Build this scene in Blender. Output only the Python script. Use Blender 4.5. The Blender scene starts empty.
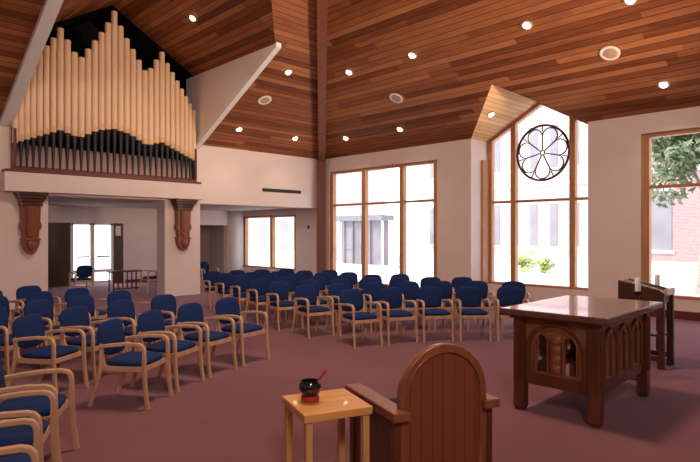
import bpy, bmesh, math, random
from mathutils import Vector, Matrix
random.seed(7)
PI = math.pi
COL = bpy.context.scene.collection

# ------------------------------------------------------------------ materials
def new_mat(name):
    m = bpy.data.materials.new(name); m.use_nodes = True
    nt = m.node_tree; b = nt.nodes['Principled BSDF']
    return m, nt, b

def N(nt, t, **kw):
    n = nt.nodes.new(t)
    for k, v in kw.items(): setattr(n, k, v)
    return n

def ramp(nt, fac, stops):
    r = N(nt, 'ShaderNodeValToRGB')
    e = r.color_ramp.elements
    while len(e) < len(stops): e.new(0.5)
    for i, (p, c) in enumerate(stops):
        e[i].position = p; e[i].color = (*c, 1)
    nt.links.new(fac, r.inputs[0])
    return r.outputs[0]

def math_n(nt, op, a, b=None):
    n = N(nt, 'ShaderNodeMath', operation=op)
    for i, v in enumerate((a, b)):
        if v is None: continue
        if isinstance(v, (int, float)): n.inputs[i].default_value = v
        else: nt.links.new(v, n.inputs[i])
    return n.outputs[0]

def noisy(name, c1, c2, scale=8, rough=.7, bump=0, detail=4, spec=.4, coat=0, metallic=0, stretch=(1, 1, 1)):
    m, nt, b = new_mat(name)
    tc = N(nt, 'ShaderNodeTexCoord'); mp = N(nt, 'ShaderNodeMapping')
    mp.inputs['Scale'].default_value = stretch
    nt.links.new(tc.outputs['Object'], mp.inputs[0])
    n = N(nt, 'ShaderNodeTexNoise'); n.inputs['Scale'].default_value = scale; n.inputs['Detail'].default_value = detail
    nt.links.new(mp.outputs[0], n.inputs[0])
    c = ramp(nt, n.outputs[0], [(.3, c1), (.7, c2)])
    nt.links.new(c, b.inputs['Base Color'])
    b.inputs['Roughness'].default_value = rough
    b.inputs['Specular IOR Level'].default_value = spec
    b.inputs['Metallic'].default_value = metallic
    b.inputs['Coat Weight'].default_value = coat
    if bump:
        bp = N(nt, 'ShaderNodeBump'); bp.inputs['Strength'].default_value = bump; bp.inputs['Distance'].default_value = .01
        nt.links.new(n.outputs[0], bp.inputs['Height']); nt.links.new(bp.outputs[0], b.inputs['Normal'])
    return m

def planks(name, across, along, dark, mid, light, width=.14, seg=4.2, rough=.6, spec=.12):
    """Boards laid side by side; across / along are 'X','Y','Z' of the object's coordinates."""
    m, nt, b = new_mat(name)
    tc = N(nt, 'ShaderNodeTexCoord'); sx = N(nt, 'ShaderNodeSeparateXYZ')
    nt.links.new(tc.outputs['Object'], sx.inputs[0])
    row = math_n(nt, 'FLOOR', math_n(nt, 'DIVIDE', sx.outputs[across], width))
    w1 = N(nt, 'ShaderNodeTexWhiteNoise', noise_dimensions='1D'); nt.links.new(row, w1.inputs['W'])
    shifted = math_n(nt, 'ADD', math_n(nt, 'DIVIDE', sx.outputs[along], seg), math_n(nt, 'MULTIPLY', w1.outputs[0], 7.3))
    cell = math_n(nt, 'FLOOR', shifted)
    cv = N(nt, 'ShaderNodeCombineXYZ'); nt.links.new(row, cv.inputs[0]); nt.links.new(cell, cv.inputs[1])
    w2 = N(nt, 'ShaderNodeTexWhiteNoise', noise_dimensions='2D'); nt.links.new(cv.outputs[0], w2.inputs['Vector'])
    gv = N(nt, 'ShaderNodeCombineXYZ')
    nt.links.new(math_n(nt, 'MULTIPLY', sx.outputs[across], 26), gv.inputs[0])
    nt.links.new(math_n(nt, 'MULTIPLY', sx.outputs[along], 1.3), gv.inputs[1]); nt.links.new(row, gv.inputs[2])
    gn = N(nt, 'ShaderNodeTexNoise'); gn.inputs['Scale'].default_value = 1; gn.inputs['Detail'].default_value = 3
    nt.links.new(gv.outputs[0], gn.inputs[0])
    f = math_n(nt, 'ADD', math_n(nt, 'MULTIPLY', w2.outputs[0], .55), math_n(nt, 'MULTIPLY', gn.outputs[0], .55))
    c = ramp(nt, f, [(.12, dark), (.5, mid), (.95, light)])
    fr = math_n(nt, 'FRACT', math_n(nt, 'DIVIDE', sx.outputs[across], width))
    gap = math_n(nt, 'GREATER_THAN', fr, .92)
    mx = N(nt, 'ShaderNodeMix', data_type='RGBA'); nt.links.new(gap, mx.inputs[0]); nt.links.new(c, mx.inputs[6])
    mx.inputs[7].default_value = (dark[0] * .6, dark[1] * .6, dark[2] * .6, 1)
    nt.links.new(mx.outputs[2], b.inputs['Base Color']); b.inputs['Roughness'].default_value = rough; b.inputs['Specular IOR Level'].default_value = spec
    return m

def wood(name, c1, c2, rough=.4, axis=2, scale=14, coat=.15):
    st = [1, 1, 1]; st[axis] = .08
    return noisy(name, c1, c2, scale=scale, rough=rough, coat=coat, stretch=st, bump=.05)

def emis(name, col, s):
    m, nt, b = new_mat(name)
    b.inputs['Base Color'].default_value = (*col, 1); b.inputs['Emission Color'].default_value = (*col, 1); b.inputs['Emission Strength'].default_value = s
    return m

def glass_mat(name):
    m, nt, b = new_mat(name); nt.nodes.remove(b)
    o = nt.nodes['Material Output']
    t = N(nt, 'ShaderNodeBsdfTransparent'); t.inputs[0].default_value = (.97, .98, .98, 1)
    g = N(nt, 'ShaderNodeBsdfGlossy'); g.inputs['Roughness'].default_value = .02
    lw = N(nt, 'ShaderNodeLayerWeight'); f = math_n(nt, 'ADD', math_n(nt, 'MULTIPLY', math_n(nt, 'POWER', lw.outputs['Facing'], 5), .5), .02)
    mx = N(nt, 'ShaderNodeMixShader')
    nt.links.new(f, mx.inputs[0]); nt.links.new(t.outputs[0], mx.inputs[1]); nt.links.new(g.outputs[0], mx.inputs[2])
    nt.links.new(mx.outputs[0], o.inputs[0])
    return m

def brick_mat(name, c1, c2, mortar):
    m, nt, b = new_mat(name)
    tc = N(nt, 'ShaderNodeTexCoord'); sx = N(nt, 'ShaderNodeSeparateXYZ'); cv = N(nt, 'ShaderNodeCombineXYZ')
    nt.links.new(tc.outputs['Object'], sx.inputs[0]); nt.links.new(sx.outputs['Y'], cv.inputs[0]); nt.links.new(sx.outputs['Z'], cv.inputs[1])
    br = N(nt, 'ShaderNodeTexBrick'); br.inputs['Scale'].default_value = 4
    br.inputs['Color1'].default_value = (*c1, 1); br.inputs['Color2'].default_value = (*c2, 1); br.inputs['Mortar'].default_value = (*mortar, 1)
    nt.links.new(cv.outputs[0], br.inputs[0]); nt.links.new(br.outputs[0], b.inputs['Base Color']); b.inputs['Roughness'].default_value = .9
    return m

def carpet_mat():
    m, nt, b = new_mat('carpet')
    tc = N(nt, 'ShaderNodeTexCoord')
    n = N(nt, 'ShaderNodeTexNoise'); n.inputs['Scale'].default_value = 90; n.inputs['Detail'].default_value = 2
    n2 = N(nt, 'ShaderNodeTexNoise'); n2.inputs['Scale'].default_value = .7
    nt.links.new(tc.outputs['Object'], n.inputs[0]); nt.links.new(tc.outputs['Object'], n2.inputs[0])
    f = math_n(nt, 'ADD', math_n(nt, 'MULTIPLY', n.outputs[0], .6), math_n(nt, 'MULTIPLY', n2.outputs[0], .4))
    c = ramp(nt, f, [(.3, (.12, .034, .034)), (.7, (.19, .057, .056))])
    br = N(nt, 'ShaderNodeTexBrick', offset=0); br.inputs['Scale'].default_value = 1
    br.inputs['Color1'].default_value = (1, 1, 1, 1); br.inputs['Color2'].default_value = (.95, .95, .95, 1); br.inputs['Mortar'].default_value = (.86, .86, .86, 1)
    br.inputs['Mortar Size'].default_value = .006; br.inputs['Brick Width'].default_value = .6; br.inputs['Row Height'].default_value = .6
    nt.links.new(tc.outputs['Object'], br.inputs[0])
    mx = N(nt, 'ShaderNodeMix', data_type='RGBA', blend_type='MULTIPLY'); mx.inputs[0].default_value = 1
    nt.links.new(c, mx.inputs[6]); nt.links.new(br.outputs[0], mx.inputs[7])
    nt.links.new(mx.outputs[2], b.inputs['Base Color']); b.inputs['Roughness'].default_value = .95
    b.inputs['Sheen Weight'].default_value = .25; b.inputs['Sheen Tint'].default_value = (.8, .6, .9, 1)
    bp = N(nt, 'ShaderNodeBump'); bp.inputs['Strength'].default_value = .2; bp.inputs['Distance'].default_value = .005
    nt.links.new(n.outputs[0], bp.inputs['Height']); nt.links.new(bp.outputs[0], b.inputs['Normal'])
    return m

DK, MD, LT = (.075, .02, .008), (.24, .078, .03), (.46, .19, .08)
M = dict(
    wall=noisy('wall_paint', (.77, .655, .63), (.81, .69, .665), 2, .85),
    carpet=carpet_mat(),
    ceil_x=planks('ceiling_boards_along_x', 'Y', 'X', DK, MD, LT),
    ceil_y=planks('ceiling_boards_along_y', 'X', 'Y', DK, MD, LT),
    bay_wood_lit=planks('bay_ceiling_boards_lit', 'Y', 'X', (.55, .30, .13), (.78, .48, .24), (.9, .62, .36), width=.12),  # brighter than the main boards: window light put into the colour
    black=noisy('recess_black', (.004, .004, .005), (.008, .008, .01), 6, .95, spec=.1),  # near-black surfaces of the recess behind the pipes
    plaster=noisy('flat_ceiling_paint', (.46, .37, .35), (.5, .41, .39), 2, .9),
    oak=wood('window_oak', (.42, .2, .09), (.56, .3, .15)),
    oakh=wood('window_oak_rail', (.42, .18, .09), (.54, .26, .13), axis=1),
    post=wood('post_wood', (.16, .06, .042), (.2, .08, .055), rough=.75, coat=0),
    hip=wood('hip_wood', (.16, .055, .03), (.24, .085, .045)),
    darktrim=wood('dark_red_trim', (.1, .02, .015), (.15, .035, .025), axis=0),
    corbel=wood('corbel_wood', (.17, .042, .02), (.27, .075, .036)),
    corbel_dark=wood('corbel_cornice_wood', (.05, .013, .009), (.085, .022, .014), axis=0),
    pipe=noisy('organ_pipe_metal', (.74, .52, .35), (.82, .60, .42), 3, .45, metallic=.0, stretch=(1, 1, .2)),
    pipemouth=noisy('organ_pipe_gilt_mouth', (.62, .34, .12), (.7, .42, .16), 6, .4, metallic=.1),
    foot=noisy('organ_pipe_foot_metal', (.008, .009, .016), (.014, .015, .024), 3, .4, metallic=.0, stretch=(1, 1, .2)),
    beech=wood('beech', (.48, .285, .18), (.60, .37, .24), rough=.4),
    blue=noisy('blue_upholstery', (.007, .019, .085), (.013, .033, .125), 120, .9, bump=.1, spec=.2),
    altar=wood('altar_wood', (.085, .027, .014), (.15, .05, .025), rough=.32),
    altar_carved=wood('altar_carved_wood', (.2, .07, .03), (.3, .115, .052), rough=.4),
    altar_top=wood('altar_top_wood', (.11, .04, .032), (.16, .06, .045), rough=.22, axis=0, coat=.5),
    throne=planks('throne_boards', 'X', 'Z', (.19, .055, .024), (.205, .06, .027), (.22, .066, .03), width=.09, seg=6, rough=.4, spec=.4),
    throne2=wood('throne_rim_wood', (.20, .066, .033), (.28, .10, .05), rough=.3),
    throne_dark=wood('throne_side_wood', (.09, .024, .014), (.14, .038, .022), rough=.35),
    pine=wood('pale_table_wood', (.60, .28, .085), (.74, .38, .13), rough=.3, axis=0),
    pineleg=wood('pale_table_leg_wood', (.55, .30, .12), (.66, .40, .18), rough=.35),
    bowl=noisy('black_lacquer', (.006, .007, .012), (.01, .012, .02), 4, .12, coat=.6),
    redcush=noisy('red_cushion', (.35, .02, .02), (.5, .05, .03), 20, .6),
    striker=wood('striker_wood', (.28, .02, .02), (.36, .04, .03)),
    ambo=wood('reading_desk_wood', (.045, .014, .009), (.08, .025, .016), axis=1),
    backing=noisy('pink_backing', (.55, .36, .33), (.62, .42, .38), 3, .8),
    tracery=noisy('tracery_iron', (.05, .022, .025), (.08, .035, .035), 9, .5),
    glass=glass_mat('window_glass'),
    white=noisy('white_metal', (.75, .73, .72), (.8, .78, .77), 4, .5),
    wax=noisy('candle_wax', (.85, .82, .76), (.9, .87, .8), 4, .4),
    vent=noisy('vent_dark', (.02, .015, .015), (.035, .025, .025), 10, .6),
    grille=noisy('speaker_grille_white', (.42, .27, .2), (.5, .33, .25), 60, .7),
    lamp=emis('lamp_glow', (1, .9, .72), 14),
    door=wood('dark_door_wood', (.05, .022, .015), (.09, .04, .026)),
    brick=brick_mat('pale_brick', (.62, .42, .4), (.7, .5, .48), (.72, .62, .6)),
    brick_dark=brick_mat('dark_brick', (.34, .2, .2), (.42, .26, .25), (.5, .4, .4)),
    stone=noisy('pale_stone', (.74, .7, .68), (.82, .78, .75), 3, .9),
    pane=noisy('building_window_pane', (.24, .22, .25), (.3, .28, .31), 1, .3),
    greymet=noisy('grey_panel', (.17, .15, .17), (.24, .21, .23), 1.2, .6),
    paving=noisy('paving', (.7, .68, .64), (.78, .76, .72), 1, .9),
    bark=noisy('bark', (.3, .24, .2), (.45, .38, .32), 8, .9),
    leaf=noisy('leaf_green', (.10, .14, .07), (.24, .28, .15), 3, .7),
    leaf2=noisy('shrub_green', (.35, .42, .12), (.5, .55, .2), 6, .7),
    slate=noisy('slate_roof', (.16, .16, .18), (.22, .22, .25), 6, .8),
)

# ------------------------------------------------------------------ mesh builder
class MB:
    def __init__(s): s.bm = bmesh.new()
    def box(s, x0, x1, y0, y1, z0, z1, mat=None, bevel=0):
        v = [Vector((x, y, z)) for x in (x0, x1) for y in (y0, y1) for z in (z0, z1)]
        if mat: v = [mat @ p for p in v]
        v = [s.bm.verts.new(p) for p in v]
        fs = [s.bm.faces.new([v[i] for i in q]) for q in ((0, 1, 3, 2), (4, 6, 7, 5), (0, 4, 5, 1), (2, 3, 7, 6), (0, 2, 6, 4), (1, 5, 7, 3))]
        if bevel:
            es = list({e for f in fs for e in f.edges})
            bmesh.ops.bevel(s.bm, geom=es, offset=bevel, segments=2, affect='EDGES', profile=.6)
        return s
    def prism(s, pts, vec):
        vec = Vector(vec); a = [s.bm.verts.new(p) for p in pts]; b = [s.bm.verts.new(Vector(p) + vec) for p in pts]
        s.bm.faces.new(a[::-1]); s.bm.faces.new(b)
        for i in range(len(a)):
            j = (i + 1) % len(a); s.bm.faces.new((a[i], a[j], b[j], b[i]))
        return s
    def poly(s, pts):
        s.bm.faces.new([s.bm.verts.new(p) for p in pts]); return s
    def sweep(s, path, w, h, side=None, n=8, closed=False):
        """section w along 'side', h across it"""
        P = [Vector(p) for p in path]; L = len(P); rings = []
        k = 4.0 if n > 6 else 2
        prev = None
        for i, p in enumerate(P):
            if closed: t = (P[(i + 1) % L] - P[i - 1])
            else: t = (P[min(i + 1, L - 1)] - P[max(i - 1, 0)])
            t.normalize()
            if side is not None: sd = Vector(side)
            else:
                sd = prev if prev is not None else (Vector((0, 0, 1)).cross(t) if abs(t.z) < .9 else Vector((1, 0, 0)))
            sd = (sd - t * sd.dot(t)).normalized(); prev = sd
            up = t.cross(sd)
            sc = w(i / (L - 1)) if callable(w) else None
            ww, hh = (sc, sc) if sc is not None else (w, h)
            r = []
            for q in range(n):
                a = 2 * PI * (q + .5) / n; c, d = math.cos(a), math.sin(a)
                if side is not None:
                    c = math.copysign(abs(c) ** .45, c); d = math.copysign(abs(d) ** .45, d)
                r.append(s.bm.verts.new(p + sd * (c * ww / 2) + up * (d * hh / 2)))
            rings.append(r)
        m = L if closed else L - 1
        for i in range(m):
            a, b = rings[i], rings[(i + 1) % L]
            for q in range(n):
                z = (q + 1) % n; s.bm.faces.new((a[q], a[z], b[z], b[q]))
        if not closed:
            s.bm.faces.new(rings[0][::-1]); s.bm.faces.new(rings[-1])
        return s
    def lathe(s, prof, c=(0, 0, 0), n=24, mat=None):
        c = Vector(c); rings = []
        for r, z in prof:
            ring = []
            for i in range(n):
                a = 2 * PI * i / n; p = Vector((r * math.cos(a), r * math.sin(a), z))
                if mat: p = mat @ p
                ring.append(s.bm.verts.new(p + c))
            rings.append(ring)
        for a, b in zip(rings, rings[1:]):
            for i in range(n):
                j = (i + 1) % n; s.bm.faces.new((a[i], a[j], b[j], b[i]))
        s.bm.faces.new(rings[0][::-1]); s.bm.faces.new(rings[-1])
        return s
    def pad(s, c, U, V, w, h, t, n=4, bend=0, seg=28):
        """cushion: superellipse outline in the U,V plane with rounded edges"""
        c, U, V = Vector(c), Vector(U).normalized(), Vector(V).normalized(); W = U.cross(V)
        rings = []
        for sc, o in ((.55, -.5), (.88, -.48), (.97, -.3), (1, 0), (.97, .3), (.88, .48), (.55, .56)):
            r = []
            for i in range(seg):
                a = 2 * PI * i / seg; x, y = math.cos(a), math.sin(a)
                x = math.copysign(abs(x) ** (2 / n), x); y = math.copysign(abs(y) ** (2 / n), y)
                dx = x * w / 2 * sc
                r.append(s.bm.verts.new(c + U * dx + V * (y * h / 2 * sc) + W * (o * t + bend * (dx / (w / 2)) ** 2)))
            rings.append(r)
        for a, b in zip(rings, rings[1:]):
            for i in range(seg):
                j = (i + 1) % seg; s.bm.faces.new((a[i], a[j], b[j], b[i]))
        s.bm.faces.new(rings[0][::-1]); s.bm.faces.new(rings[-1])
        return s
    def build(s, name, mat, parent=None, kind=None, smooth=False, bevel=0):
        bmesh.ops.recalc_face_normals(s.bm, faces=s.bm.faces)
        me = bpy.data.meshes.new(name); s.bm.to_mesh(me); s.bm.free()
        me.materials.append(M[mat] if isinstance(mat, str) else mat)
        if smooth:
            me.polygons.foreach_set('use_smooth', [True] * len(me.polygons)); me.set_sharp_from_angle(angle=math.radians(42))
        o = bpy.data.objects.new(name, me); COL.objects.link(o)
        if parent: o.parent = parent
        if kind: o['kind'] = kind
        if bevel:
            b = o.modifiers.new('bevel', 'BEVEL'); b.width = bevel; b.segments = 2; b.limit_method = 'ANGLE'
        return o

def plate(name, mat, outer, holes, depth, matrix, parent=None, bevel=0):
    """flat board of polygon 'outer' with polygonal holes, thickness depth; local XY mapped by matrix"""
    cu = bpy.data.curves.new(name, 'CURVE'); cu.dimensions = '2D'; cu.fill_mode = 'BOTH'; cu.extrude = depth / 2; cu.bevel_depth = bevel; cu.bevel_resolution = 1
    for pts in [outer] + holes:
        sp = cu.splines.new('POLY'); sp.points.add(len(pts) - 1); sp.use_cyclic_u = True
        for p, q in zip(sp.points, pts): p.co = (q[0], q[1], 0, 1)
    tmp = bpy.data.objects.new('tmp', cu); COL.objects.link(tmp)
    dg = bpy.context.evaluated_depsgraph_get(); dg.update()
    me = bpy.data.meshes.new_from_object(tmp.evaluated_get(dg)); me.name = name
    bpy.data.objects.remove(tmp); bpy.data.curves.remove(cu)
    me.transform(matrix); me.materials.clear(); me.materials.append(M[mat])
    o = bpy.data.objects.new(name, me); COL.objects.link(o)
    if parent: o.parent = parent
    return o

def struct(name, mb, mat, **k): return mb.build(name, mat, kind='structure', **k)
def tag(o, label, cat, group=None):
    o['label'] = label; o['category'] = cat
    if group: o['group'] = group
    return o
def thing(name, label, cat, loc=(0, 0, 0), rz=0, group=None):
    o = bpy.data.objects.new(name, None); COL.objects.link(o); o.empty_display_size = .2
    o.location = loc; o.rotation_euler = (0, 0, rz)
    return tag(o, label, cat, group)
def copy_thing(root, loc, rz, label, group):
    r = root.copy(); COL.objects.link(r); r.location = loc; r.rotation_euler = (0, 0, rz); r['label'] = label; r['group'] = group
    for ch in list(root.children):
        c = ch.copy(); COL.objects.link(c); c.parent = r
        for g in list(ch.children):
            d = g.copy(); COL.objects.link(d); d.parent = c
    return r
def arc(cx, cy, r, a0, a1, n):
    return [(cx + r * math.cos(math.radians(a0 + (a1 - a0) * i / n)), cy + r * math.sin(math.radians(a0 + (a1 - a0) * i / n))) for i in range(n + 1)]

# ------------------------------------------------------------------ dimensions
XR, YL, H = 13.15, 14.94, 4.4          # window wall, organ wall, eaves
SR, SL = .58, .51                      # roof slopes
AX, AY = 4.47, 5.05                    # roof apex in plan (on the hip)
AZ = H + SR * (XR - AX)
XB, YB = -4.2, -4.8                    # walls behind
DZ, DS = 6.4, .6                       # organ gable eave, slope
OX0, OX1 = 3.47, 8.2; OXC = (OX0 + OX1) / 2
RZ = DZ + DS * (OXC - OX0); RY = YL - (RZ - H) / SL; EY = YL - (DZ - H) / SL
BX = 14.05                             # bay glass plane
BY0, BY1, BYC = 5.52, 8.73, 7.125; BZ = 5.3; BXV = XR - (BZ - H) / SR
ALC = 2.72; YK = 20.3                  # low ceiling, far wall

# ------------------------------------------------------------------ shell
struct('floor', MB().box(XB - .3, XR, YB - .3, YK, -.12, 0), 'carpet')
struct('floor_bay', MB().box(XR, BX, BY0, BY1, -.12, 0), 'carpet')
# organ wall
w = MB()
w.box(XB, 4.27, YL, YL + .49, 0, ALC); w.box(7.28, 8.38, YL, YL + .49, 0, ALC)
w.box(XB, OX0, YL, YL + .49, ALC, H); w.box(OX0, OX1, YL, YL + .49, ALC, 3.2); w.box(OX1, XR, YL, YL + .49, ALC, H)
w.box(8.38, XR, YL, YL + .49, 2.67, ALC)
struct('wall_left', w, 'wall')
# window wall
w = MB(); x0, x1 = XR, XR + .3
for a, b, z0, z1 in ((14.55, YL + .49, 0, H), (9.89, 14.55, 0, .12), (9.89, 14.55, 3.93, H), (BY1, 9.89, 0, H),
                     (4.36, BY0, 0, H), (-.3, 4.36, 0, .42), (-.3, 4.36, 3.97, H), (YB, -.3, 0, H)):
    w.box(x0, x1, a, b, z0, z1)
w.box(XR + .3, BX, BY1, BY1 + .3, 0, H); w.box(XR + .3, BX, BY0 - .3, BY0, 0, H)
w.box(BX - .12, BX + .12, BY0, BY1, 0, .37)
struct('wall_right', w, 'wall')
struct('wall_back', MB().box(XB, XR, YB - .3, YB, 0, H), 'wall')
struct('wall_side', MB().box(XB - .3, XB, YB, YK, 0, H), 'wall')
# main roof
C00, C10, C11, C01, AP = (XB, YB, H), (XR, YB, H), (XR, YL, H), (XB, YL, H), (AX, AY, AZ)
struct('ceiling', MB().poly([C11, AP, C01, (OX0, YL, H), (OX0, EY, DZ), (OXC, RY, RZ), (OX1, EY, DZ), (OX1, YL, H)]), 'ceil_x')
struct('ceiling_right', MB().poly([C10, AP, C11, (XR, BY1, H), (BXV, BYC, BZ), (XR, BY0, H)]), 'ceil_y')
struct('ceiling_back', MB().poly([C00, AP, C10]), 'ceil_x')
struct('ceiling_side', MB().poly([C01, AP, C00]), 'ceil_y')
# organ gable
struct('ceiling_organ_gable', MB().poly([(OX1, EY, DZ), (OX1, YL + .05, DZ), (OXC, YL + .05, RZ), (OXC, RY, RZ)])
       .poly([(OX0, EY, DZ), (OX0, YL + .05, DZ), (OXC, YL + .05, RZ), (OXC, RY, RZ)]), 'ceil_y')
yb = 16.6
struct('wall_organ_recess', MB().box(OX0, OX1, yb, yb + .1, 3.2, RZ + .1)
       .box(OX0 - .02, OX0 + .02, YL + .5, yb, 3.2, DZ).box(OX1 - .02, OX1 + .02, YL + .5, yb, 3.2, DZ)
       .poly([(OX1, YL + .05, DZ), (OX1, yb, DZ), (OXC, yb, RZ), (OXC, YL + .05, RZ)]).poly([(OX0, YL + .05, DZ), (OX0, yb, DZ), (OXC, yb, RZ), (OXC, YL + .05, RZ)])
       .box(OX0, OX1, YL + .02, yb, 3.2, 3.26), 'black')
for k, (xa, xb) in enumerate(((OX0 - .22, OX0), (OX1, OX1 + .12))):
    m = MB(); e = .06
    m.prism([(xa, EY - .02, DZ), (xa, yb, DZ), (xa, yb, H), (xa, YL, H), (xa, YL, H - e), (xa, EY - .05, DZ - e)], (xb - xa, 0, 0))
    struct('wall_organ_cheek' + ('_west' if k == 0 else '_east'), m, 'wall')
    m = MB(); m.prism([(xa - .015, YL, H - e - .07), (xa - .015, YL, H + .02), (xa - .015, EY - .06, DZ + .02), (xa - .015, EY - .06, DZ - e - .03)], (xb - xa + .03, 0, 0))
    struct('trim_%d' % (k + 1), m, 'white')
# bay gable
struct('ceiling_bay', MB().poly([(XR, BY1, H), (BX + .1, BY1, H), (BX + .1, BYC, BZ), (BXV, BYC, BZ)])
       .poly([(XR, BY0, H), (BX + .1, BY0, H), (BX + .1, BYC, BZ), (BXV, BYC, BZ)]), 'bay_wood_lit')
# hip beams and corner post
def beam(a, b, w_, h_):
    a, b = Vector(a), Vector(b); m = MB(); s = (b - a).cross(Vector((0, 0, 1))).normalized()
    return m.sweep([a, b], w_, h_, side=s, n=4)
m = MB()
def hipbox(a, b, w_, h_):
    a, b = Vector(a), Vector(b); s = (b - a).cross(Vector((0, 0, 1))).normalized() * w_ / 2; d = Vector((0, 0, -h_))
    v = [a - s + d, a + s + d, a + s, a - s]
    return MB().prism([tuple(p) for p in v], b - a)
struct('trim_3', hipbox(C11, AP, .24, .26), 'hip')
for k, c in enumerate((C00, C10, C01)): struct('trim_%d' % (k + 4), hipbox(c, AP, .24, .26), 'hip')
R = Matrix.Translation((XR - .17, YL - .17, 0)) @ Matrix.Rotation(math.atan2(YL - AY, XR - AX), 4, 'Z')
struct('trim_7', MB().box(-.14, .14, -.16, .16, 0, H - .02, mat=R), 'post')
# ring of boards round the skylight at the apex
# low aisle and vestibule behind the organ wall
struct('ceiling_aisle', MB().box(XB, XR + .3, YL + .49, YK + .3, ALC, ALC + .1), 'plaster')
w = MB()
w.box(XB, 5.0, YK, YK + .3, 0, ALC); w.box(5.0, 7.92, YK, YK + .3, 2.15, ALC); w.box(8.3, 11.2, YK, YK + .3, 0, ALC); w.box(7.92, 8.3, YK, YK + .3, 2.15, ALC)
w.box(11.2, 12.65, YK, YK + .3, 2.12, ALC); w.box(12.65, XR + .3, YK, YK + .3, 0, ALC)
struct('wall_far', w, 'wall')
w = MB(); w.box(XR, XR + .3, YL + .49, 16.4, 0, ALC); w.box(XR, XR + .3, 19.95, YK, 0, ALC); w.box(XR, XR + .3, 16.4, 19.95, 0, .4); w.box(XR, XR + .3, 16.4, 19.95, 2.5, ALC)
struct('wall_aisle', w, 'wall')
struct('wall_doorway_room', MB().box(11.1, 12.75, YK + 1.5, YK + 1.6, 0, 2.3).box(11.1, 11.2, YK + .3, YK + 1.5, 0, 2.3).box(12.65, 12.75, YK + .3, YK + 1.5, 0, 2.3)
       .box(11.1, 12.75, YK + .3, YK + 1.6, 2.2, 2.3).box(11.2, 12.65, YK, YK + 1.5, -.1, 0), 'plaster')
# curved corner beside the doorway, window light put into its white
struct('trim_8', MB().prism([(12.68, YK, 0)] + [(12.68 + .45 * (1 - math.cos(a)), YK - .45 * math.sin(a) * .9, 0) for a in (0.0, .4, .8, 1.2, 1.57)] + [(XR, YK - .42, 0), (XR, YK, 0)], (0, 0, ALC)), 'white', smooth=True)
struct('baseboard_right', MB().box(XR - .05, XR, YB, BY0, 0, .17).box(XR - .05, XR, BY1, YL - .3, 0, .17), 'darktrim')
struct('baseboard_left', MB().box(8.38, XR - .35, YK - .03, YK, 0, .1), 'darktrim')

# ------------------------------------------------------------------ windows
def win(name, x, y0, y1, z0, z1, mull, trans, fw=.155, fd=.16):
    m = MB()
    m.box(x - fd / 2, x + fd / 2, y0, y0 + fw, z0, z1); m.box(x - fd / 2, x + fd / 2, y1 - fw, y1, z0, z1)
    for yy in mull: m.box(x - fd / 2, x + fd / 2, yy - fw / 2, yy + fw / 2, z0, z1)
    fr = struct(name, m, 'oak')
    m = MB(); e = .004
    m.box(x - fd / 2 + e, x + fd / 2 - e, y0 + .01, y1 - .01, z1 - .09, z1); m.box(x - fd / 2 - .05, x + fd / 2, y0, y1, z0, z0 + .06)
    for t in trans: m.box(x - .05, x + .05, y0 + .01, y1 - .01, t - .035, t + .035)
    m.build('rail', 'oakh', fr)
    MB().box(x - .006, x + .006, y0 + .02, y1 - .02, z0 + .03, z1 - .03).build('glass_pane', 'glass', fr)
    return fr
win('window_1', XR + .12, 9.89, 14.55, .12, 3.93, (12.92, 11.28), (2.76,))
win('window_2', XR + .12, -.3, 4.36, .42, 3.97, (2.7, 1.1), (2.8,))
win('window_3', XR + .12, 16.4, 19.95, .4, 2.5, (18.0,), ())
# gabled bay window
gz = lambda y: H + (BZ - H) * (1 - abs(y - BYC) / (BY1 - BYC))
m = MB(); fw = .145
for yy in (BY0 + .065, 6.27, 7.93, BY1 - .065):
    m.box(BX - .08, BX + .08, yy - fw / 2, yy + fw / 2, .37, gz(yy) + .02)
fr = struct('window_4', m, 'oak')
m = MB(); m.box(BX - .05, BX + .05, BY0, BY1, 2.63, 2.7); m.box(BX - .12, BX + .08, BY0, BY1, .37, .43)
for s in (-1, 1):
    ye = BYC + s * (BY1 - BYC); m.prism([(BX - .085, ye, H - .1), (BX - .085, BYC, BZ - .1), (BX - .085, BYC, BZ + .02), (BX - .085, ye, H + .02)], (.17, 0, 0))
m.build('rail', 'oakh', fr)
MB().prism([(BX - .006, BY0, .4), (BX - .006, BY1, .4), (BX - .006, BY1, H), (BX - .006, BYC, BZ), (BX - .006, BY0, H)], (.012, 0, 0)).build('glass_pane', 'glass', fr)
struct('trim_9', MB().box(XR + .5, BX - .09, BY1 - .06, BY1, .37, 3.85), 'oakh')   # wood casing on the bay's side
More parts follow.
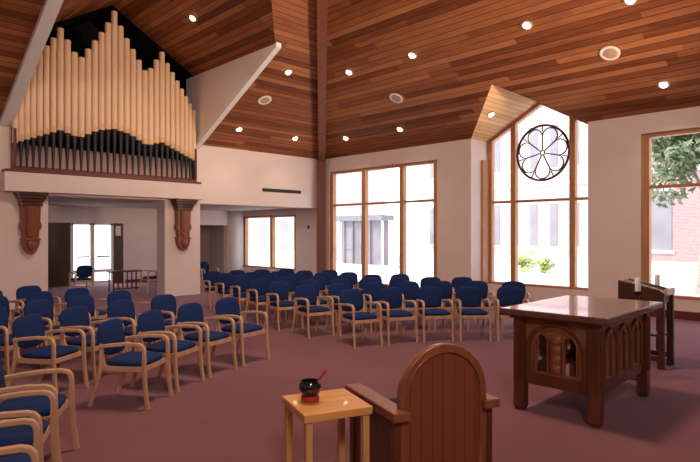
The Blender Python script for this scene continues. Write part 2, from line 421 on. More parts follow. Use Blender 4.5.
# round tracery hung in the bay window
rx, ry, rz, rr = BX - .06, 7.075, 3.92, .75
rose = thing('rose_tracery', 'dark round seven-petalled rose tracery hung inside the gabled bay window', 'window tracery', (rx, ry, rz - rr))
def circ(r, n=48, c=(0, 0)): return [(0, c[0] + r * math.cos(2 * PI * i / n), rr + c[1] + r * math.sin(2 * PI * i / n)) for i in range(n)]
MB().sweep(circ(rr - .025), .05, .06, side=(1, 0, 0), closed=True).build('rim', 'tracery', rose, smooth=True)
MB().sweep(circ(.06, 16), .04, .03, side=(1, 0, 0), closed=True).build('hub', 'tracery', rose, smooth=True)
ha = PI / 7; ctr = .475; pr = ctr * math.sin(ha)
for k in range(7):
    b0 = PI / 2 + k * 2 * PI / 7
    MB().sweep([(0, q * math.cos(b0), rr + q * math.sin(b0)) for q in (.06, .25, ctr * math.cos(ha) + .01)], .036, .033, side=(1, 0, 0)).build('spoke', 'tracery', rose)
    a0 = b0 + ha; e0 = 90 + math.degrees(ha); pts = []
    for i in range(25):
        t = math.radians(-e0 + 2 * e0 * i / 24); pts.append((ctr + pr * math.cos(t), pr * math.sin(t)))
    MB().sweep([(0, u * math.cos(a0) - v * math.sin(a0), rr + u * math.sin(a0) + v * math.cos(a0)) for u, v in pts], .036, .033, side=(1, 0, 0)).build('petal', 'tracery', rose, smooth=True)
    MB().sweep([(0, q * math.cos(b0), rr + q * math.sin(b0)) for q in (.56, .72)], .03, .03, side=(1, 0, 0)).build('cusp', 'tracery', rose)

# ------------------------------------------------------------------ organ
struct('trim_10', MB().box(3.25, 8.24, YL - .42, YL, 2.76, 3.2, bevel=.008), 'wall')
struct('trim_11', MB().box(3.28, 8.2, YL - .38, YL + .02, 3.2, 3.27).box(3.45, 8.08, YL - .34, YL - .1, 3.27, 3.32), 'darktrim')
org = thing('pipe_organ', 'pipe organ with stepped tan pipes rising in three peaks above the white ledge', 'organ', (5.79, YL, 3.27))
xs = [i * .163 for i in range(-8, 9)]
e = 1.304
for i in range(1, 8): e += .163 - .006 * i; xs += [e, -e]
xs.sort()
def lerp(t, tb):
    for (a, va), (b, vb) in zip(tb, tb[1:]):
        if a <= t <= b: return va + (vb - va) * (t - a) / (b - a)
    return tb[-1][1]
for x in xs:
    d = abs(x)
    top = lerp(d, [(0, 7.56), (.16, 7.22), (.33, 6.92), (.87, 6.1), (1.3, 6.8), (1.47, 6.5), (2.3, 5.3)])
    mth = lerp(d, [(0, 4.5), (.4, 4.42), (.87, 4.17), (1.3, 4.3), (2.3, 3.88)])
    r = .077 if d < 1.35 else .070 - .008 * (d - 1.35)
    yy = -.2
    m = MB(); z0 = mth - 3.27; z1 = top - 3.27
    m.lathe([(r * .96, z0), (r, z0 + .03), (r, z1 - .012), (r * .93, z1)], (x, yy, 0), 16)
    p = m.build('pipe', 'pipe', org, smooth=True)
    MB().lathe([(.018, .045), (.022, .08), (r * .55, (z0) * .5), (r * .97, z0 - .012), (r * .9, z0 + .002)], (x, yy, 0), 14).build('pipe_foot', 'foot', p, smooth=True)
    # arched gilt mouth shield on the front
    MB().prism([(x - r * .62, yy - r * .86, z0 + .005), (x + r * .62, yy - r * .86, z0 + .005), (x + r * .5, yy - r * .9, z0 + .09), (x, yy - r * .99, z0 + .17), (x - r * .5, yy - r * .9, z0 + .09)], (0, -.008, 0)).build('mouth', 'pipemouth', p)
MB().box(-2.32, 2.32, -.16, -.08, .05, .1).box(-2.32, -2.27, -.3, .0, .05, .95).box(2.27, 2.32, -.3, .0, .05, .95).box(-2.3, 2.3, -.05, 0.0, .05, .12).build('wind_chest_rail', 'darktrim', org)
MB().box(-2.27, 2.27, -.075, -.055, .05, .62).build('backing_board', 'backing', org)

# carved corbels under the ledge
def corbel(x, label):
    t = thing('carved_corbel', label, 'corbel', (x, YL, 1.3), group='carved corbels under the organ ledge')
    m = MB()
    for k, (hw, d, z0, z1) in enumerate(((.33, .37, 1.38, 1.46), (.30, .34, 1.31, 1.38), (.26, .30, 1.24, 1.31), (.235, .26, 1.14, 1.24))):
        m.box(-hw, hw, -d, 0, z0, z1, bevel=.012)
    m.build('cornice', 'corbel_dark', t)
    # scrolled side outline
    half = [(.21, 1.14), (.205, .95), (.2, .78), (.23, .70), (.225, .62), (.18, .55), (.17, .42), (.19, .34), (.185, .24), (.13, .1), (.05, .01)]
    pts = [(a, b) for a, b in half] + [(-a, b) for a, b in half[::-1]]
    MB().prism([(a, -.2, b) for a, b in pts], (0, .2, 0)).build('body', 'corbel', t, bevel=.015)
    MB().prism([(.11, -.245, 1.14), (.11, -.245, .46), (0, -.245, .40), (-.11, -.245, .46), (-.11, -.245, 1.14)], (0, .05, 0)).build('front_panel', 'corbel', t, bevel=.01)
    for s in (-1, 1):
        MB().sweep([(s * .065, -.25, 1.08), (s * .065, -.25, .62), (s * .04, -.25, .55), (0, -.25, .53)], .02, .02, n=6).build('rib', 'corbel', t, smooth=True)
    MB().box(-.205, .205, -.225, 0, .33, .37, bevel=.006).build('band', 'corbel', t)
    MB().lathe([(.005, 0), (.06, .06), (.12, .17), (.13, .26), (.12, .33)], (0, -.13, -.02), 12).build('pendant', 'corbel', t, smooth=True)
corbel(3.85, 'carved red-brown wooden corbel on the wide wall pier nearer the dark vestibule door')
corbel(7.77, 'carved red-brown wooden corbel on the narrow free-standing white pier')

# ------------------------------------------------------------------ ceiling fittings
nL = Vector((0, -SL, -1)).normalized(); nR = Vector((-SR, 0, -1)).normalized()
nO = Vector((-DS, 0, -1)).normalized(); nB = Vector((0, -(BZ - H) / (BY1 - BYC), -1)).normalized()
def zL(x, y): return H + SL * (YL - y)
def zR(x, y): return H + SR * (XR - x)
def fix(kind, x, y, plane, label, spot=True):
    n = {'L': nL, 'R': nR, 'O': nO, 'B': nB}[plane]
    z = {'L': zL, 'R': zR, 'O': lambda x, y: DZ + DS * (OX1 - x), 'B': lambda x, y: H + (BZ - H) / (BY1 - BYC) * (BY1 - y)}[plane](x, y)
    q = n.to_track_quat('Z', 'Y').to_matrix().to_4x4()
    if kind == 'light':
        t = thing('recessed_light', label, 'ceiling light', (x, y, z), group='recessed ceiling lights')
        MB().lathe([(.115, -.01), (.115, .012), (.075, .02), (.07, .004)], n=20, mat=q).build('trim_ring', 'grille', t, smooth=True)
        MB().lathe([(.072, .004), (.07, .03), (.045, .055), (.01, .062)], n=16, mat=q).build('bulb', 'lamp', t, smooth=True)
        if spot:
            ld = bpy.data.lights.new('spot', 'SPOT'); ld.energy = 38; ld.spot_size = 1.9; ld.spot_blend = .8; ld.color = (1, .78, .55); ld.shadow_soft_size = .08
            lo = bpy.data.objects.new('lamp_beam', ld); COL.objects.link(lo); lo.location = n * .1; lo.parent = t
    else:
        t = thing('ceiling_speaker', label, 'speaker', (x, y, z), group='round ceiling speakers')
        MB().lathe([(.19, -.01), (.19, .015), (.165, .022), (.15, .016)], n=28, mat=q).build('trim_ring', 'white', t, smooth=True)
        MB().lathe([(.155, -.01), (.15, .014), (.08, .024), (.01, .026)], n=28, mat=q).build('grille', 'grille', t, smooth=True)
fix('light', 9.14, 11.72, 'L', 'small bright recessed light in the boards beside the organ gable trim, the higher one')
fix('light', 9.15, 14.06, 'L', 'small bright recessed light low beside the organ gable, below the round speaker')
fix('light', 11.26, 14.08, 'L', 'small recessed light over the dark wall vent, close to the corner post')
fix('speaker', 9.17, 12.8, 'L', 'round ceiling speaker on the organ-side roof slope between two recessed lights')
fix('light', 10.31, 10.62, 'R', 'recessed light on the window-side slope, in the upper row next to the hip beam')
fix('light', 10.35, 8.51, 'R', 'recessed light on the window-side slope, upper row, second from the hip beam')
fix('light', 10.42, 5.6, 'R', 'recessed light on the window-side slope, upper row, above the gabled bay window')
fix('light', 10.5, 3.66, 'R', 'recessed light cut by the top edge of the view, beyond the bay window')
fix('light', 12.4, 12.92, 'R', 'recessed light near the eaves beside the corner post, above the three-pane window')
fix('light', 12.42, 10.67, 'R', 'recessed light near the eaves above the end pane of the three-pane window')
fix('light', 12.45, 3.7, 'R', 'recessed light near the eaves above the window with the tree outside')
fix('speaker', 11.39, 9.92, 'R', 'dark-toned round ceiling speaker between the three-pane window and the bay gable')
fix('speaker', 11.47, 4.38, 'R', 'pale round ceiling speaker above the wall between bay and tree window')
fix('light', 6.94, 12.73, 'O', 'recessed light in the boards of the organ gable above the pipes')
fix('light', 12.76, 7.87, 'B', 'tiny recessed light in the window-lit boards of the bay gable', spot=False)
t = tag(MB().box(10.6, 12.2, YL - .015, YL + .02, 3.14, 3.25).build('wall_vent', 'vent'), 'long narrow dark slot air vent high on the white wall', 'vent')
tag(MB().box(XR - .03, XR + .02, 15.62, 15.7, 1.95, 2.08, bevel=.008).build('thermostat', 'vent'), 'small dark thermostat on the wall beside the corner post', 'thermostat')
tag(MB().box(4.45, 4.6, YK - .08, YK + .02, 2.3, 2.42, bevel=.02).build('alarm_light', 'redcush'), 'small red alarm light high in the vestibule', 'alarm')

# ------------------------------------------------------------------ vestibule
m = MB(); m.box(6.5, 6.6, YK, YK + .12, 0, 2.15); m.box(7.15, 7.3, YK, YK + .12, 0, 2.15); m.box(7.86, 7.95, YK, YK + .12, 0, 2.15); m.box(6.5, 7.95, YK, YK + .12, 2.08, 2.15)
m.box(6.6, 7.86, YK + .02, YK + .1, 0, .12); m.box(6.6, 7.86, YK + .02, YK + .1, .42, .52)
d1 = struct('door_1', m, 'white')
MB().box(6.6, 7.86, YK + .055, YK + .065, .1, 2.08).build('glass_pane', 'glass', d1)
MB().box(6.7, 7.1, YK - .06, YK - .02, .95, 1.0).box(7.35, 7.8, YK - .06, YK - .02, .95, 1.0).box(6.72, 6.75, YK - .03, YK + .02, .95, 1.0).box(7.75, 7.78, YK - .03, YK + .02, .95, 1.0).build('door_handle', 'vent', d1)
d2 = struct('door_2', MB().box(5.0, 6.5, YK, YK + .08, 0, 2.15), 'door')
MB().box(5.12, 5.7, YK - .02, YK, .15, 1.0).box(5.8, 6.4, YK - .02, YK, .15, 1.0).box(5.12, 5.7, YK - .02, YK, 1.12, 2.0).box(5.8, 6.4, YK - .02, YK, 1.12, 2.0).build('door_panel', 'door', d2)
struct('trim_12', MB().box(7.95, 8.3, YK, YK + .1, 0, 2.15), 'door')
tag(MB().box(8.02, 8.2, YK - .02, YK + .02, 1.7, 2.05).build('paper_notice', 'white'), 'white paper notice on the dark panel beside the glass door', 'notice')
t = thing('slatted_table', 'low dark table with a slatted front in the vestibule beside the pier', 'table', (7.15, 17.3, 0))
MB().box(-.5, .45, -.2, .2, .6, .64).build('table_top', 'door', t)
for k in range(7): MB().box(-.46 + k * .14, -.43 + k * .14, -.19, -.16, .0 if k in (0, 6) else .1, .6).build('slat', 'door', t)
MB().box(-.46, .41, -.185, -.165, .08, .12).box(-.46, -.43, .15, .18, 0, .6).box(.38, .41, .15, .18, 0, .6).build('frame', 'door', t)

# ------------------------------------------------------------------ chairs
def make_chair():
    t = thing('armchair', '', 'chair')
    MB().pad((0, -.01, .455), (1, 0, 0), (0, 1, 0), .475, .46, .07, n=5).build('seat', 'blue', t, smooth=True)
    tilt = Vector((0, .16, 1))
    MB().pad((0, .245, .69), (1, 0, 0), tilt, .455, .37, .05, n=3.4, bend=-.03).build('backrest', 'blue', t, smooth=True)
    m = MB(); m.box(-.235, .235, -.235, -.21, .375, .43, bevel=.004); m.box(-.235, .235, .19, .215, .375, .43, bevel=.004)
    m.box(-.235, -.212, -.22, .2, .375, .43, bevel=.004); m.box(.212, .235, -.22, .2, .375, .43, bevel=.004)
    m.build('seat_frame', 'beech', t)
    for s in (-1, 1):
        x = s * .245
        MB().sweep([(x, -.29, 0), (x, -.262, .2), (x, -.25, .4), (x, -.25, .52)], .032, .045, side=(1, 0, 0)).build('leg', 'beech', t, smooth=True)
        MB().sweep([(x, .36, 0), (x, .28, .22), (x, .235, .42), (x, .225, .6)], .032, .042, side=(1, 0, 0)).build('leg', 'beech', t, smooth=True)
        MB().sweep([(x, -.25, .5), (x, -.25, .585), (x, -.243, .622), (x, -.222, .648), (x, -.185, .66), (x, -.05, .662), (x, .12, .645), (x, .25, .625)], .04, .038, side=(1, 0, 0)).build('armrest', 'beech', t, smooth=True)
        MB().sweep([(s * .215, .21, .40), (s * .215, .25, .58), (s * .2, .28, .72)], .03, .03, side=(1, 0, 0)).build('back_post', 'beech', t, smooth=True)
    return t
proto = make_chair(); state = dict(used=False)
def put_chair(x, y, rz, label, group):
    global proto
    if not state['used']:
        state['used'] = True; proto.location = (x, y, 0); proto.rotation_euler = (0, 0, rz); proto['label'] = label; proto['group'] = group; return proto
    return copy_thing(proto, (x, y, 0), rz, label, group)
FX, FY = 5.2, 2.3
ORD = ['first', 'second', 'third', 'fourth', 'fifth', 'sixth', 'seventh', 'eighth', 'ninth']
ROW = ['front', 'second', 'third', 'fourth', 'fifth', 'sixth', 'back']
def ring(rad, angs, lab, group):
    for k, a in enumerate(angs):
        j = math.radians(a) + random.uniform(-.012, .012) / rad; R_ = rad + .27 + random.uniform(-.02, .02)
        put_chair(FX + R_ * math.cos(j), FY + R_ * math.sin(j), j - PI / 2 + math.radians(random.uniform(-2, 2)), lab(k), group)
# block before the windows, counted from the middle aisle
CB = [(4.02, 73.2, 8.95, 5), (5.1, 76.8, 6.9, 7), (6.05, 77.9, 5.7, 7), (6.95, 78.2, 5.0, 6), (7.85, 78.4, 4.45, 5), (8.7, 78.6, 4.05, 5), (9.55, 78.8, 3.7, 4)]
for r, (rad, a0, st, n) in enumerate(CB):
    ring(rad, [a0 - st * k for k in range(n)], lambda k, r=r: 'blue padded beech armchair, %s from the middle aisle, %s row of the window-side block' % (ORD[k], ROW[r]), 'blue armchairs in the window-side block')
# block before the organ
BB = [(4.22, 99.8, 8.95, 4), (5.35, 103, 7.3, 4), (6.4, 102.8, 5.8, 6), (7.4, 103.5, 5.0, 5), (8.5, 105, 4.4, 4)]
for r, (rad, a0, st, n) in enumerate(BB):
    ring(rad, [a0 + st * k for k in range(n)], lambda k, r=r: 'blue padded beech armchair, %s from the middle aisle, %s row of the organ-side block' % (ORD[k], ROW[r]), 'blue armchairs in the organ-side block')
# short end of the front row past the narrow aisle
ring(4.42, [146.8, 155.2, 163.6], lambda k: ['large blue armchair at the end of the front row beside the narrow aisle', 'blue armchair second from the narrow aisle, mostly cut by the edge of view', 'blue armchair in the bottom corner, only its wooden arms showing'][k], 'blue armchairs of the near front row')
put_chair(9.2, 15.95, 0, 'dark blue chair under the low aisle ceiling, before the dark doorway', 'chairs along the aisle')
put_chair(8.62, 15.95, 0, 'dark blue chair half hidden behind the free-standing pier in the aisle', 'chairs along the aisle')
put_chair(7.55, 16.3, -PI / 2, 'dark blue chair in the vestibule beside the slatted table', 'chairs in the vestibule')
put_chair(5.8, 17.2, PI, 'dark blue chair standing before the glass entrance door', 'chairs in the vestibule')

# ------------------------------------------------------------------ altar
AX0, AX1, AY0, AY1, AH = 5.22, 6.70, 2.11, 2.97, 1.035
alt = thing('altar_table', 'large dark wooden altar table with carved arched panels and heavy square legs', 'altar', ((AX0 + AX1) / 2, (AY0 + AY1) / 2, 0), math.radians(1.5))
hx, hy = (AX1 - AX0) / 2, (AY1 - AY0) / 2
MB().box(-hx - .11, hx + .11, -hy - .1, hy + .1, AH - .062, AH, bevel=.012).build('table_top', 'altar_top', alt)
MB().box(-hx - .03, hx + .03, -hy - .03, hy + .03, AH - .1, AH - .062, bevel=.006).build('molding', 'altar', alt)
L_ = .112
for sx in (-1, 1):
    for sy in (-1, 1):
        xa, ya = sx * (hx - L_ / 2), sy * (hy - L_ / 2)
        lg = MB().box(xa - L_ / 2, xa + L_ / 2, ya - L_ / 2, ya + L_ / 2, .03, AH - .1, bevel=.008).build('leg', 'altar', alt)
        m = MB()
        for q in (-.03, 0, .03):
            for s in (-1, 1):
                m.box(xa + q - .006, xa + q + .006, ya + s * (L_ / 2 + .004) - .005, ya + s * (L_ / 2 + .004) + .005, .3, .88)
                m.box(xa + s * (L_ / 2 + .004) - .005, xa + s * (L_ / 2 + .004) + .005, ya + q - .006, ya + q + .006, .3, .88)
        m.build('reeding', 'altar', lg)
        MB().box(xa - L_ / 2 + .012, xa + L_ / 2 - .012, ya - L_ / 2 + .012, ya + L_ / 2 - .012, 0, .035).build('foot', 'door', lg)
def lancet(cx, w_, z0, z1):
    r = w_ / 2; return [(cx - r, z0), (cx + r, z0)] + arc(cx, z1 - r, r, 0, 180, 10)
# end panels (seen between the two near legs)
for s in (-1, 1):
    W = hy - L_ + .01
    R_ = Matrix.Translation((s * (hx - .055), 0, 0)) @ Matrix(((0, 0, 1, 0), (1, 0, 0, 0), (0, 1, 0, 0), (0, 0, 0, 1)))
    pn = plate('end_panel', 'altar_carved', [(-W, .3), (W, .3), (W, AH - .1), (-W, AH - .1)], [lancet(-.145, .125, .42, .80), lancet(.145, .125, .42, .80)], .035, R_, alt)
    xo = s * (hx - .03)
    # big arch molding, roundel carving and mid column
    def yz(pts): return [(xo, y, z) for y, z in pts]
    MB().sweep(yz([(.285, .32), (.285, .6)] + arc(0, .62, .285, 0, 180, 20) + [(-.285, .6), (-.285, .32)]), .03, .045, side=(1, 0, 0)).build('arch', 'altar', pn, smooth=True)
    MB().sweep(yz([(.238, .42), (.238, .6)] + arc(0, .62, .238, 0, 180, 18) + [(-.238, .6), (-.238, .42)]), .02, .018, side=(1, 0, 0)).build('arch', 'altar_carved', pn, smooth=True)
    m = MB()
    for k in range(4): m.lathe([(.012, -.02), (.05, -.012), (.052, 0), (.03, .014), (.01, .02)], (xo, 0, .47 + .095 * k), 14, mat=Matrix.Rotation(PI / 2 * s, 4, 'Y'))
    m.build('carved_roundels', 'altar_carved', pn, smooth=True)
    m = MB()
    for y in (-.066, .066): m.sweep(yz([(y, .42), (y, .74)]), .022, .02, side=(1, 0, 0))
    m.build('column', 'altar', pn, smooth=True)
    for y in (-.145, .145):
        MB().sweep(yz([(y + .066, .42), (y + .066, .735)] + arc(y, .735, .066, 0, 180, 8) + [(y - .066, .42)]), .02, .014, side=(1, 0, 0)).build('lancet_molding', 'altar_carved', pn, smooth=True)
    MB().box(min(xo, xo - s * .05), max(xo, xo - s * .05), -W, W, .28, .4, bevel=.006).build('bottom_rail', 'altar', pn)
for s in (-1, 1):
    W = hx - L_ + .01
    R_ = Matrix.Translation((0, s * (hy - .055), 0)) @ Matrix(((1, 0, 0, 0), (0, 0, 1, 0), (0, 1, 0, 0), (0, 0, 0, 1)))
    cs = (-.37, 0, .37)
    holes = [lancet(c + q, .1, .44, .78) for c in cs for q in (-.075, .075)]
    pn = plate('side_panel', 'altar_carved', [(-W, .3), (W, .3), (W, AH - .1), (-W, AH - .1)], holes, .035, R_, alt)
    yo = s * (hy - .03)
    def xz(pts): return [(x, yo, z) for x, z in pts]
    for c in cs:
        MB().sweep(xz([(c + .165, .4), (c + .165, .7)] + arc(c, .71, .165, 0, 180, 14) + [(c - .165, .7), (c - .165, .4)]), .03, .032, side=(0, 1, 0)).build('arch', 'altar', pn, smooth=True)
        MB().sweep(xz([(c, .42), (c, .8)]), .026, .03, side=(0, 1, 0)).build('column', 'altar', pn, smooth=True)
        MB().lathe([(.01, -.018), (.035, -.01), (.037, .0), (.02, .012), (.008, .016)], (c, yo, .835), 12, mat=Matrix.Rotation(-PI / 2 * s, 4, 'X')).build('carved_roundel', 'altar_carved', pn, smooth=True)
    for xx in (-.185, .185):
        MB().lathe([(.04, .38), (.028, .43), (.022, .5), (.022, .66), (.036, .7)], (xx, yo, 0), 10).build('column', 'altar', pn, smooth=True)
    MB().box(-W, W, min(yo, yo - s * .05), max(yo, yo - s * .05), .28, .4, bevel=.006).build('bottom_rail', 'altar', pn)

# ------------------------------------------------------------------ ambo and candlesticks
am = thing('reading_desk', 'dark wooden reading desk with a sloping top standing beyond the altar', 'lectern', (8.3, 2.69, 0))
for s in (-1, 1):
    x = s * .19
    MB().prism([(x - .025, -.29, .86), (x - .025, -.29, 1.0), (x - .025, -.23, 1.045), (x - .025, .29, 1.15), (x - .025, .29, .86)], (.05, 0, 0)).build('side_panel', 'ambo', am, bevel=.006)
    for y in (-.25, .25):
        MB().box(x - .035, x + .035, y - .04, y + .04, 0, .9, bevel=.006).build('leg', 'ambo', am)
    MB().box(x - .02, x + .02, -.27, .27, .1, .17, bevel=.004).build('stretcher', 'ambo', am)
MB().prism([(-.165, -.28, .985), (-.165, .29, 1.11), (-.165, .29, 1.14), (-.165, -.28, 1.012)], (.33, 0, 0)).build('desk_top', 'altar_top', am)
MB().box(-.17, .17, -.315, -.28, .97, 1.06, bevel=.006).build('book_ledge', 'beech', am)
MB().box(-.17, .17, -.26, -.24, .86, .96).box(-.17, .17, .24, .26, .86, 1.08).build('apron', 'ambo', am)
MB().box(-.17, .17, -.24, .24, .42, .45).build('shelf', 'ambo', am)
def candle(x, y, h, lab_stand, lab_candle):
    t = thing('candle_stand', lab_stand, 'candle stand', (x, y, 0), group='candle stands by the altar')
    MB().lathe([(.13, 0), (.13, .02), (.05, .05), (.02, .08)], n=20).build('base', 'corbel_dark', t, smooth=True)
    MB().lathe([(.016, .07), (.014, .5), (.022, .52), (.014, .54), (.016, h - .04)], n=12).build('stem', 'corbel_dark', t, smooth=True)
    MB().lathe([(.02, h - .05), (.055, h - .02), (.058, h), (.01, h)], n=16).build('drip_pan', 'corbel_dark', t, smooth=True)
    c = thing('pillar_candle', lab_candle, 'candle', (x, y, h), group='white pillar candles')
    MB().lathe([(.033, 0), (.034, .01), (.034, .165), (.03, .17), (.008, .165)], n=18).build('wax_body', 'wax', c, smooth=True)
    MB().lathe([(.002, .16), (.002, .185)], n=6).build('wick', 'vent', c)
candle(7.4, 2.49, 1.08, 'dark slender candle stand between the altar and the reading desk', 'white pillar candle on the stand just behind the altar')
candle(8.8, 2.70, 1.03, 'dark slender candle stand behind the reading desk by the window wall', 'white pillar candle showing above the reading desk top')

# ------------------------------------------------------------------ presider's chair (seen from behind)
pc = thing('presider_chair', 'heavy red-brown wooden chair with a round-arched back, seen from behind', 'chair', (3.225, 2.375, 0), math.radians(-20))
hw, zs = .350, .665
R_ = Matrix(((1, 0, 0, 0), (0, 0, 1, 0), (0, 1, 0, 0), (0, 0, 0, 1)))
arch_out = [(-hw, .04), (hw, .04)] + arc(0, zs, hw, 0, 180, 32)
arch_in = [(-hw + .045, .12), (hw - .045, .12)] + arc(0, zs, hw - .045, 0, 180, 32)
plate('back_panel', 'throne', arch_in, [], .03, R_, pc)
plate('back_rim', 'throne2', arch_out, [arch_in], .055, R_, pc, bevel=.004)
MB().sweep([(x, -.03, z) for x, z in [(-hw + .045, .3)] + arc(0, zs, hw - .045, 180, 0, 32) + [(hw - .045, .3)]], .012, .014, side=(0, 1, 0)).build('rim_bead', 'throne2', pc, smooth=True)
for s in (-1, 1):
    x = s * .37
    MB().box(x - .068, x + .062, -.09, .72, .545, .605, bevel=.008).build('armrest', 'throne2', pc)
    MB().box(x - .028, x + .028, .035, .66, .03, .545).build('side_panel', 'throne_dark', pc)
    MB().box(x - .04, x + .04, .62, .69, 0, .55, bevel=.005).build('leg', 'throne_dark', pc)
    MB().box(x - .04, x + .04, -.03, .035, 0, .545, bevel=.005).build('leg', 'throne_dark', pc)
MB().box(-.345, .345, .03, .64, .40, .44, bevel=.005).build('seat', 'throne2', pc)
MB().pad((0, .34, .465), (1, 0, 0), (0, 1, 0), .62, .56, .05, n=6).build('seat_cushion', 'blue', pc, smooth=True)

# ------------------------------------------------------------------ side table and bowl
st = thing('side_table', 'small square pale honey-coloured wooden table beside the arched chair', 'table', (2.675, 2.995, 0), math.radians(-20))
T = .25; th = .6
MB().box(-T, T, -T, T, th - .055, th, bevel=.006).build('table_top', 'pine', st)
for sx in (-1, 1):
    for sy in (-1, 1):
        a, b = sx * (T - .04), sy * (T - .04)
        MB().box(a - .024, a + .024, b - .024, b + .024, 0, th - .055, bevel=.003).build('leg', 'pineleg', st)
bx_, by_ = 2.60, 3.08
cu = tag(MB().lathe([(.055, 0), (.064, .004), (.066, .02), (.064, .036), (.045, .042), (.012, .036)], n=24).build('bowl_cushion', 'redcush', smooth=True), 'round red cushion under the black bowl on the side table', 'cushion')
cu.location = (bx_, by_, th)
bw = tag(MB().lathe([(.045, .0), (.066, .014), (.078, .038), (.081, .06), (.078, .085), (.067, .103), (.062, .103), (.068, .085), (.07, .06), (.05, .022), (.012, .014)], n=32).build('prayer_bowl', 'bowl', smooth=True), 'glossy black prayer bell bowl on a red cushion on the side table', 'bowl')
bw.location = (bx_, by_, th + .039)
sk = tag(MB().sweep([(.01, -.005, .03), (.042, -.022, .07), (.075, -.04, .122), (.105, -.056, .165)], lambda t: .012 + .012 * t, None, n=10).build('bell_striker', 'striker', smooth=True), 'dark red wooden striker stick leaning in the black bowl', 'striker')
sk.location = (bx_, by_, th + .045)

# ------------------------------------------------------------------ outdoors
struct('ground_outside', MB().box(XR + .3, 70, -40, 60, -.3, -.15).box(-20, XR + .3, YK + .3, 60, -.3, -.15), 'paving')
def building(name, label, x, y0, y1, h, mat, roof, wy, wz, ww, wh):
    t = thing(name, label, 'building', (x, (y0 + y1) / 2, -.15)); c = (y0 + y1) / 2
    MB().box(0, 6, y0 - c, y1 - c, 0, h).build('facade', mat, t)
    MB().box(-.12, 0, y0 - c, y1 - c, .0, .7).box(-.1, 0, y0 - c, y1 - c, 4.6, 4.85).box(-.3, 0, y0 - c, y1 - c, h - .35, h).build('stone_band', 'stone', t)
    MB().prism([(-.6, y0 - c - .4, h), (6.6, y0 - c - .4, h), (3, y0 - c - .4, h + 2)], (0, y1 - y0 + .8, 0)).build('roof', roof, t)
    for z in wz:
        for y in wy:
            m = MB(); q = y - c
            m.box(-.06, .02, q - ww / 2 - .1, q + ww / 2 + .1, z - .15, z)
            m.prism([(-.06, q - ww / 2 - .12, z + wh)] + [(-.06, q - (ww / 2 + .12) * math.cos(a), z + wh + .3 * math.sin(a)) for a in (0.01, .5, 1, 1.57, 2.1, 2.6, 3.13)] + [(-.06, q + ww / 2 + .12, z + wh)], (.08, 0, 0))
            f = m.build('window', 'stone', t)
            MB().box(-.03, .01, q - ww / 2, q + ww / 2, z, z + wh).build('pane', 'pane', f)
building('brick_building', 'pale pink brick building with tall arched windows seen through the bay window', 30, 10.2, 24, 10.5, 'brick', 'slate', [10.9 + 1.2 * k for k in range(11)], (1.2, 5.6), .45, 2.4)
building('brick_hall', 'darker brick building behind the tree outside the low-silled window', 27, -6, 9.4, 7.0, 'brick_dark', 'slate', [-4, -1.5, 1.0, 3.5, 6.0, 8.2], (1.2,), 1.0, 2.6)
t = thing('garden_pavilion', 'low grey flat-roofed pavilion with upright panels outside the three-pane window', 'pavilion', (23, 22.8, -.15))
MB().box(0, .5, -1.75, 1.5, .15, 2.65).build('wall_panel', 'greymet', t)
MB().box(-.25, .75, -1.95, 1.9, 2.65, 2.95).build('roof', 'slate', t)
MB().box(-.1, .6, -1.9, 1.8, 0, .15).build('plinth', 'stone', t)
for q in (-1.85, -.9, -.2, .5, 1.2, 1.6): MB().box(-.1, 0, q, q + .09, .15, 2.65).build('post', 'stone' if q in (-1.85, 1.6) else 'greymet', t)
building('garden_annex', 'pale building wing with tall windows seen through the low aisle window', 26, 29, 42, 9, 'brick', 'slate', [31.2, 33.9, 36.7, 39.5], (.4, 4.9), 1.0, 2.4)
def foliage(c, rx_, rz_, n, size, seed):
    rnd = random.Random(seed); m = MB()
    cl = [(Vector((rnd.gauss(0, .45), rnd.gauss(0, .45), rnd.gauss(0, .45))), rnd.uniform(.25, .45)) for _ in range(26)]
    for _ in range(n):
        p0, r0 = rnd.choice(cl); v = Vector((rnd.gauss(0, 1), rnd.gauss(0, 1), rnd.gauss(0, 1))).normalized() * r0 * rnd.uniform(.6, 1)
        p = p0 + v; p = Vector((c[0] + p.x * rx_, c[1] + p.y * rx_, c[2] + p.z * rz_))
        a = Vector((rnd.gauss(0, 1), rnd.gauss(0, 1), rnd.gauss(0, 1))).normalized(); b = a.orthogonal().normalized()
        m.poly([p - a * size, p + b * size * .5, p + a * size, p - b * size * .5])
    return m
t = thing('leafy_tree', 'leafy green tree with a pale trunk outside the low-silled window', 'tree', (20.5, 4.9, -.15))
foliage((0, -.1, 4.9), 1.7, 1.5, 5200, .13, 3).build('foliage', 'leaf', t)
m = MB(); m.sweep([(0, .1, 0), (.05, .0, 1.2), (0, -.15, 2.6), (.05, -.1, 4.6)], lambda q: .42 - .2 * q, None, n=10)
for a, b in ((.9, 5.4), (-1.0, 5.2), (.3, 5.9)): m.sweep([(0, -.12, 2.9), (a * .2, a * .5 - .1, 3.9), (a * .3, a, b)], lambda q: .16 - .1 * q, None, n=8)
m.build('trunk', 'bark', t, smooth=True)
for k, (x, y, s, lab) in enumerate(((26, 14.2, .55, 'small yellow-green shrub by the pale brick building, seen through the bay window'), (26, 13.0, .4, 'low green bush next to the shrub below the pale brick building'), (24, 4.2, .7, 'green bush at the foot of the darker brick building'))):
    t = thing('garden_shrub', lab, 'shrub', (x, y, -.15), group='shrubs outdoors')
    foliage((0, 0, s * .9), s, s * .8, 700, .09, 20 + k).build('foliage', 'leaf2', t)
    MB().sweep([(0, 0, 0), (0, 0, s)], .05, .05, n=6).build('stem', 'bark', t)

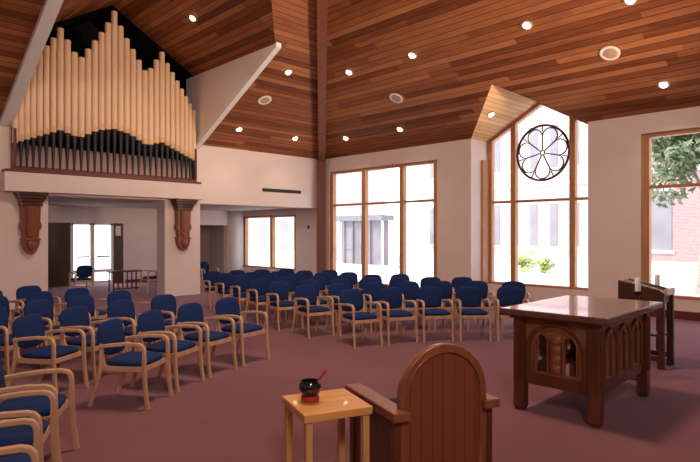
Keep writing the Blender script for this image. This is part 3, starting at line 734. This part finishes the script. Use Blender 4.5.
# ------------------------------------------------------------------ light
wd = bpy.data.worlds.new('sky'); bpy.context.scene.world = wd; wd.use_nodes = True
bg = wd.node_tree.nodes['Background']
nt = wd.node_tree; tc = N(nt, 'ShaderNodeTexCoord'); sx = N(nt, 'ShaderNodeSeparateXYZ'); nt.links.new(tc.outputs['Generated'], sx.inputs[0])
c = ramp(nt, sx.outputs['Z'], [(.0, (1, .97, .95)), (.6, (.78, .84, 1.0))])
nt.links.new(c, bg.inputs[0]); bg.inputs[1].default_value = 3.7
def lamp(kind, name, loc, energy, color, target=None, **k):
    ld = bpy.data.lights.new(name, kind); ld.energy = energy; ld.color = color
    for a, b in k.items(): setattr(ld, a, b)
    o = bpy.data.objects.new(name, ld); COL.objects.link(o); o.location = loc
    if target is not None: o.rotation_euler = (Vector(target) - Vector(loc)).to_track_quat('-Z', 'Y').to_euler()
    return o
lamp('SUN', 'sunlight', (0, 0, 30), 5.0, (1, .93, .85), (10, -14, 12), angle=.02)
lamp('AREA', 'apex_skylight', (AX, AY, AZ - .9), 520, (1, .76, .6), (AX + .3, AY, 0), shape='DISK', size=1.4)
lamp('SPOT', 'room_fill', (-1, -1, 3.6), 1500, (1, .74, .58), (6.5, 12, 5.6), spot_size=1.25, spot_blend=.9, shadow_soft_size=1.2)
lamp('SPOT', 'roof_slope_fill', (11.2, -1.5, 2.4), 5200, (1, .72, .50), (8.8, 12.6, 7.4), spot_size=.85, spot_blend=.9, shadow_soft_size=.8)  # unseen spot added to brighten the organ-side roof slope
lamp('AREA', 'near_fill', (.2, -1.2, 4.2), 135, (1, .78, .62), (3.6, 3.2, .8), shape='DISK', size=1.0)  # added out of view to lift the chair and table up front
lamp('AREA', 'vestibule_fill', (6, 18, 2.6), 9, (1, .8, .7), (6, 18, 0), size=1.5)  # added fill under the low ceiling, no fitting modelled
lamp('AREA', 'aisle_fill', (11, 17.6, 2.6), 26, (1, .85, .8), (11, 17.6, 0), size=1.5)  # added fill for the aisle, stands for no real fitting
# sky portals in the window openings
for loc, sy, sz in (((XR + .35, 12.2, 2.2), 4.6, 3.4), ((XR + .35, 2.0, 2.2), 4.6, 3.4), ((BX + .15, BYC, 2.6), 3.2, 4.6), ((XR + .35, 18.2, 1.5), 3.4, 1.9)):
    ld = bpy.data.lights.new('sky_portal', 'AREA'); ld.shape = 'RECTANGLE'; ld.size = sz; ld.size_y = sy; ld.cycles.is_portal = True
    o = bpy.data.objects.new('sky_portal', ld); COL.objects.link(o); o.location = loc; o.rotation_euler = (0, math.radians(90), 0)

# ------------------------------------------------------------------ camera
cd = bpy.data.cameras.new('camera'); cd.sensor_width = 36; cd.lens = 561 / 700 * 36; cd.shift_y = -(231 - 233) / 700
cd.clip_start = .05; cd.clip_end = 300
co = bpy.data.objects.new('camera', cd); COL.objects.link(co); co.location = (0, 0, 1.8)
co.rotation_euler = (PI / 2, 0, math.radians(45.76) - PI / 2)
bpy.context.scene.camera = co
sc = bpy.context.scene
sc.view_settings.view_transform = 'Standard'; sc.view_settings.look = 'None'; sc.view_settings.exposure = 0; sc.view_settings.gamma = 1
try:
    sc.cycles.use_denoising = True; sc.cycles.denoiser = 'OPENIMAGEDENOISE'; sc.cycles.max_bounces = 8; sc.cycles.diffuse_bounces = 5; sc.cycles.sample_clamp_indirect = 6
except Exception: pass
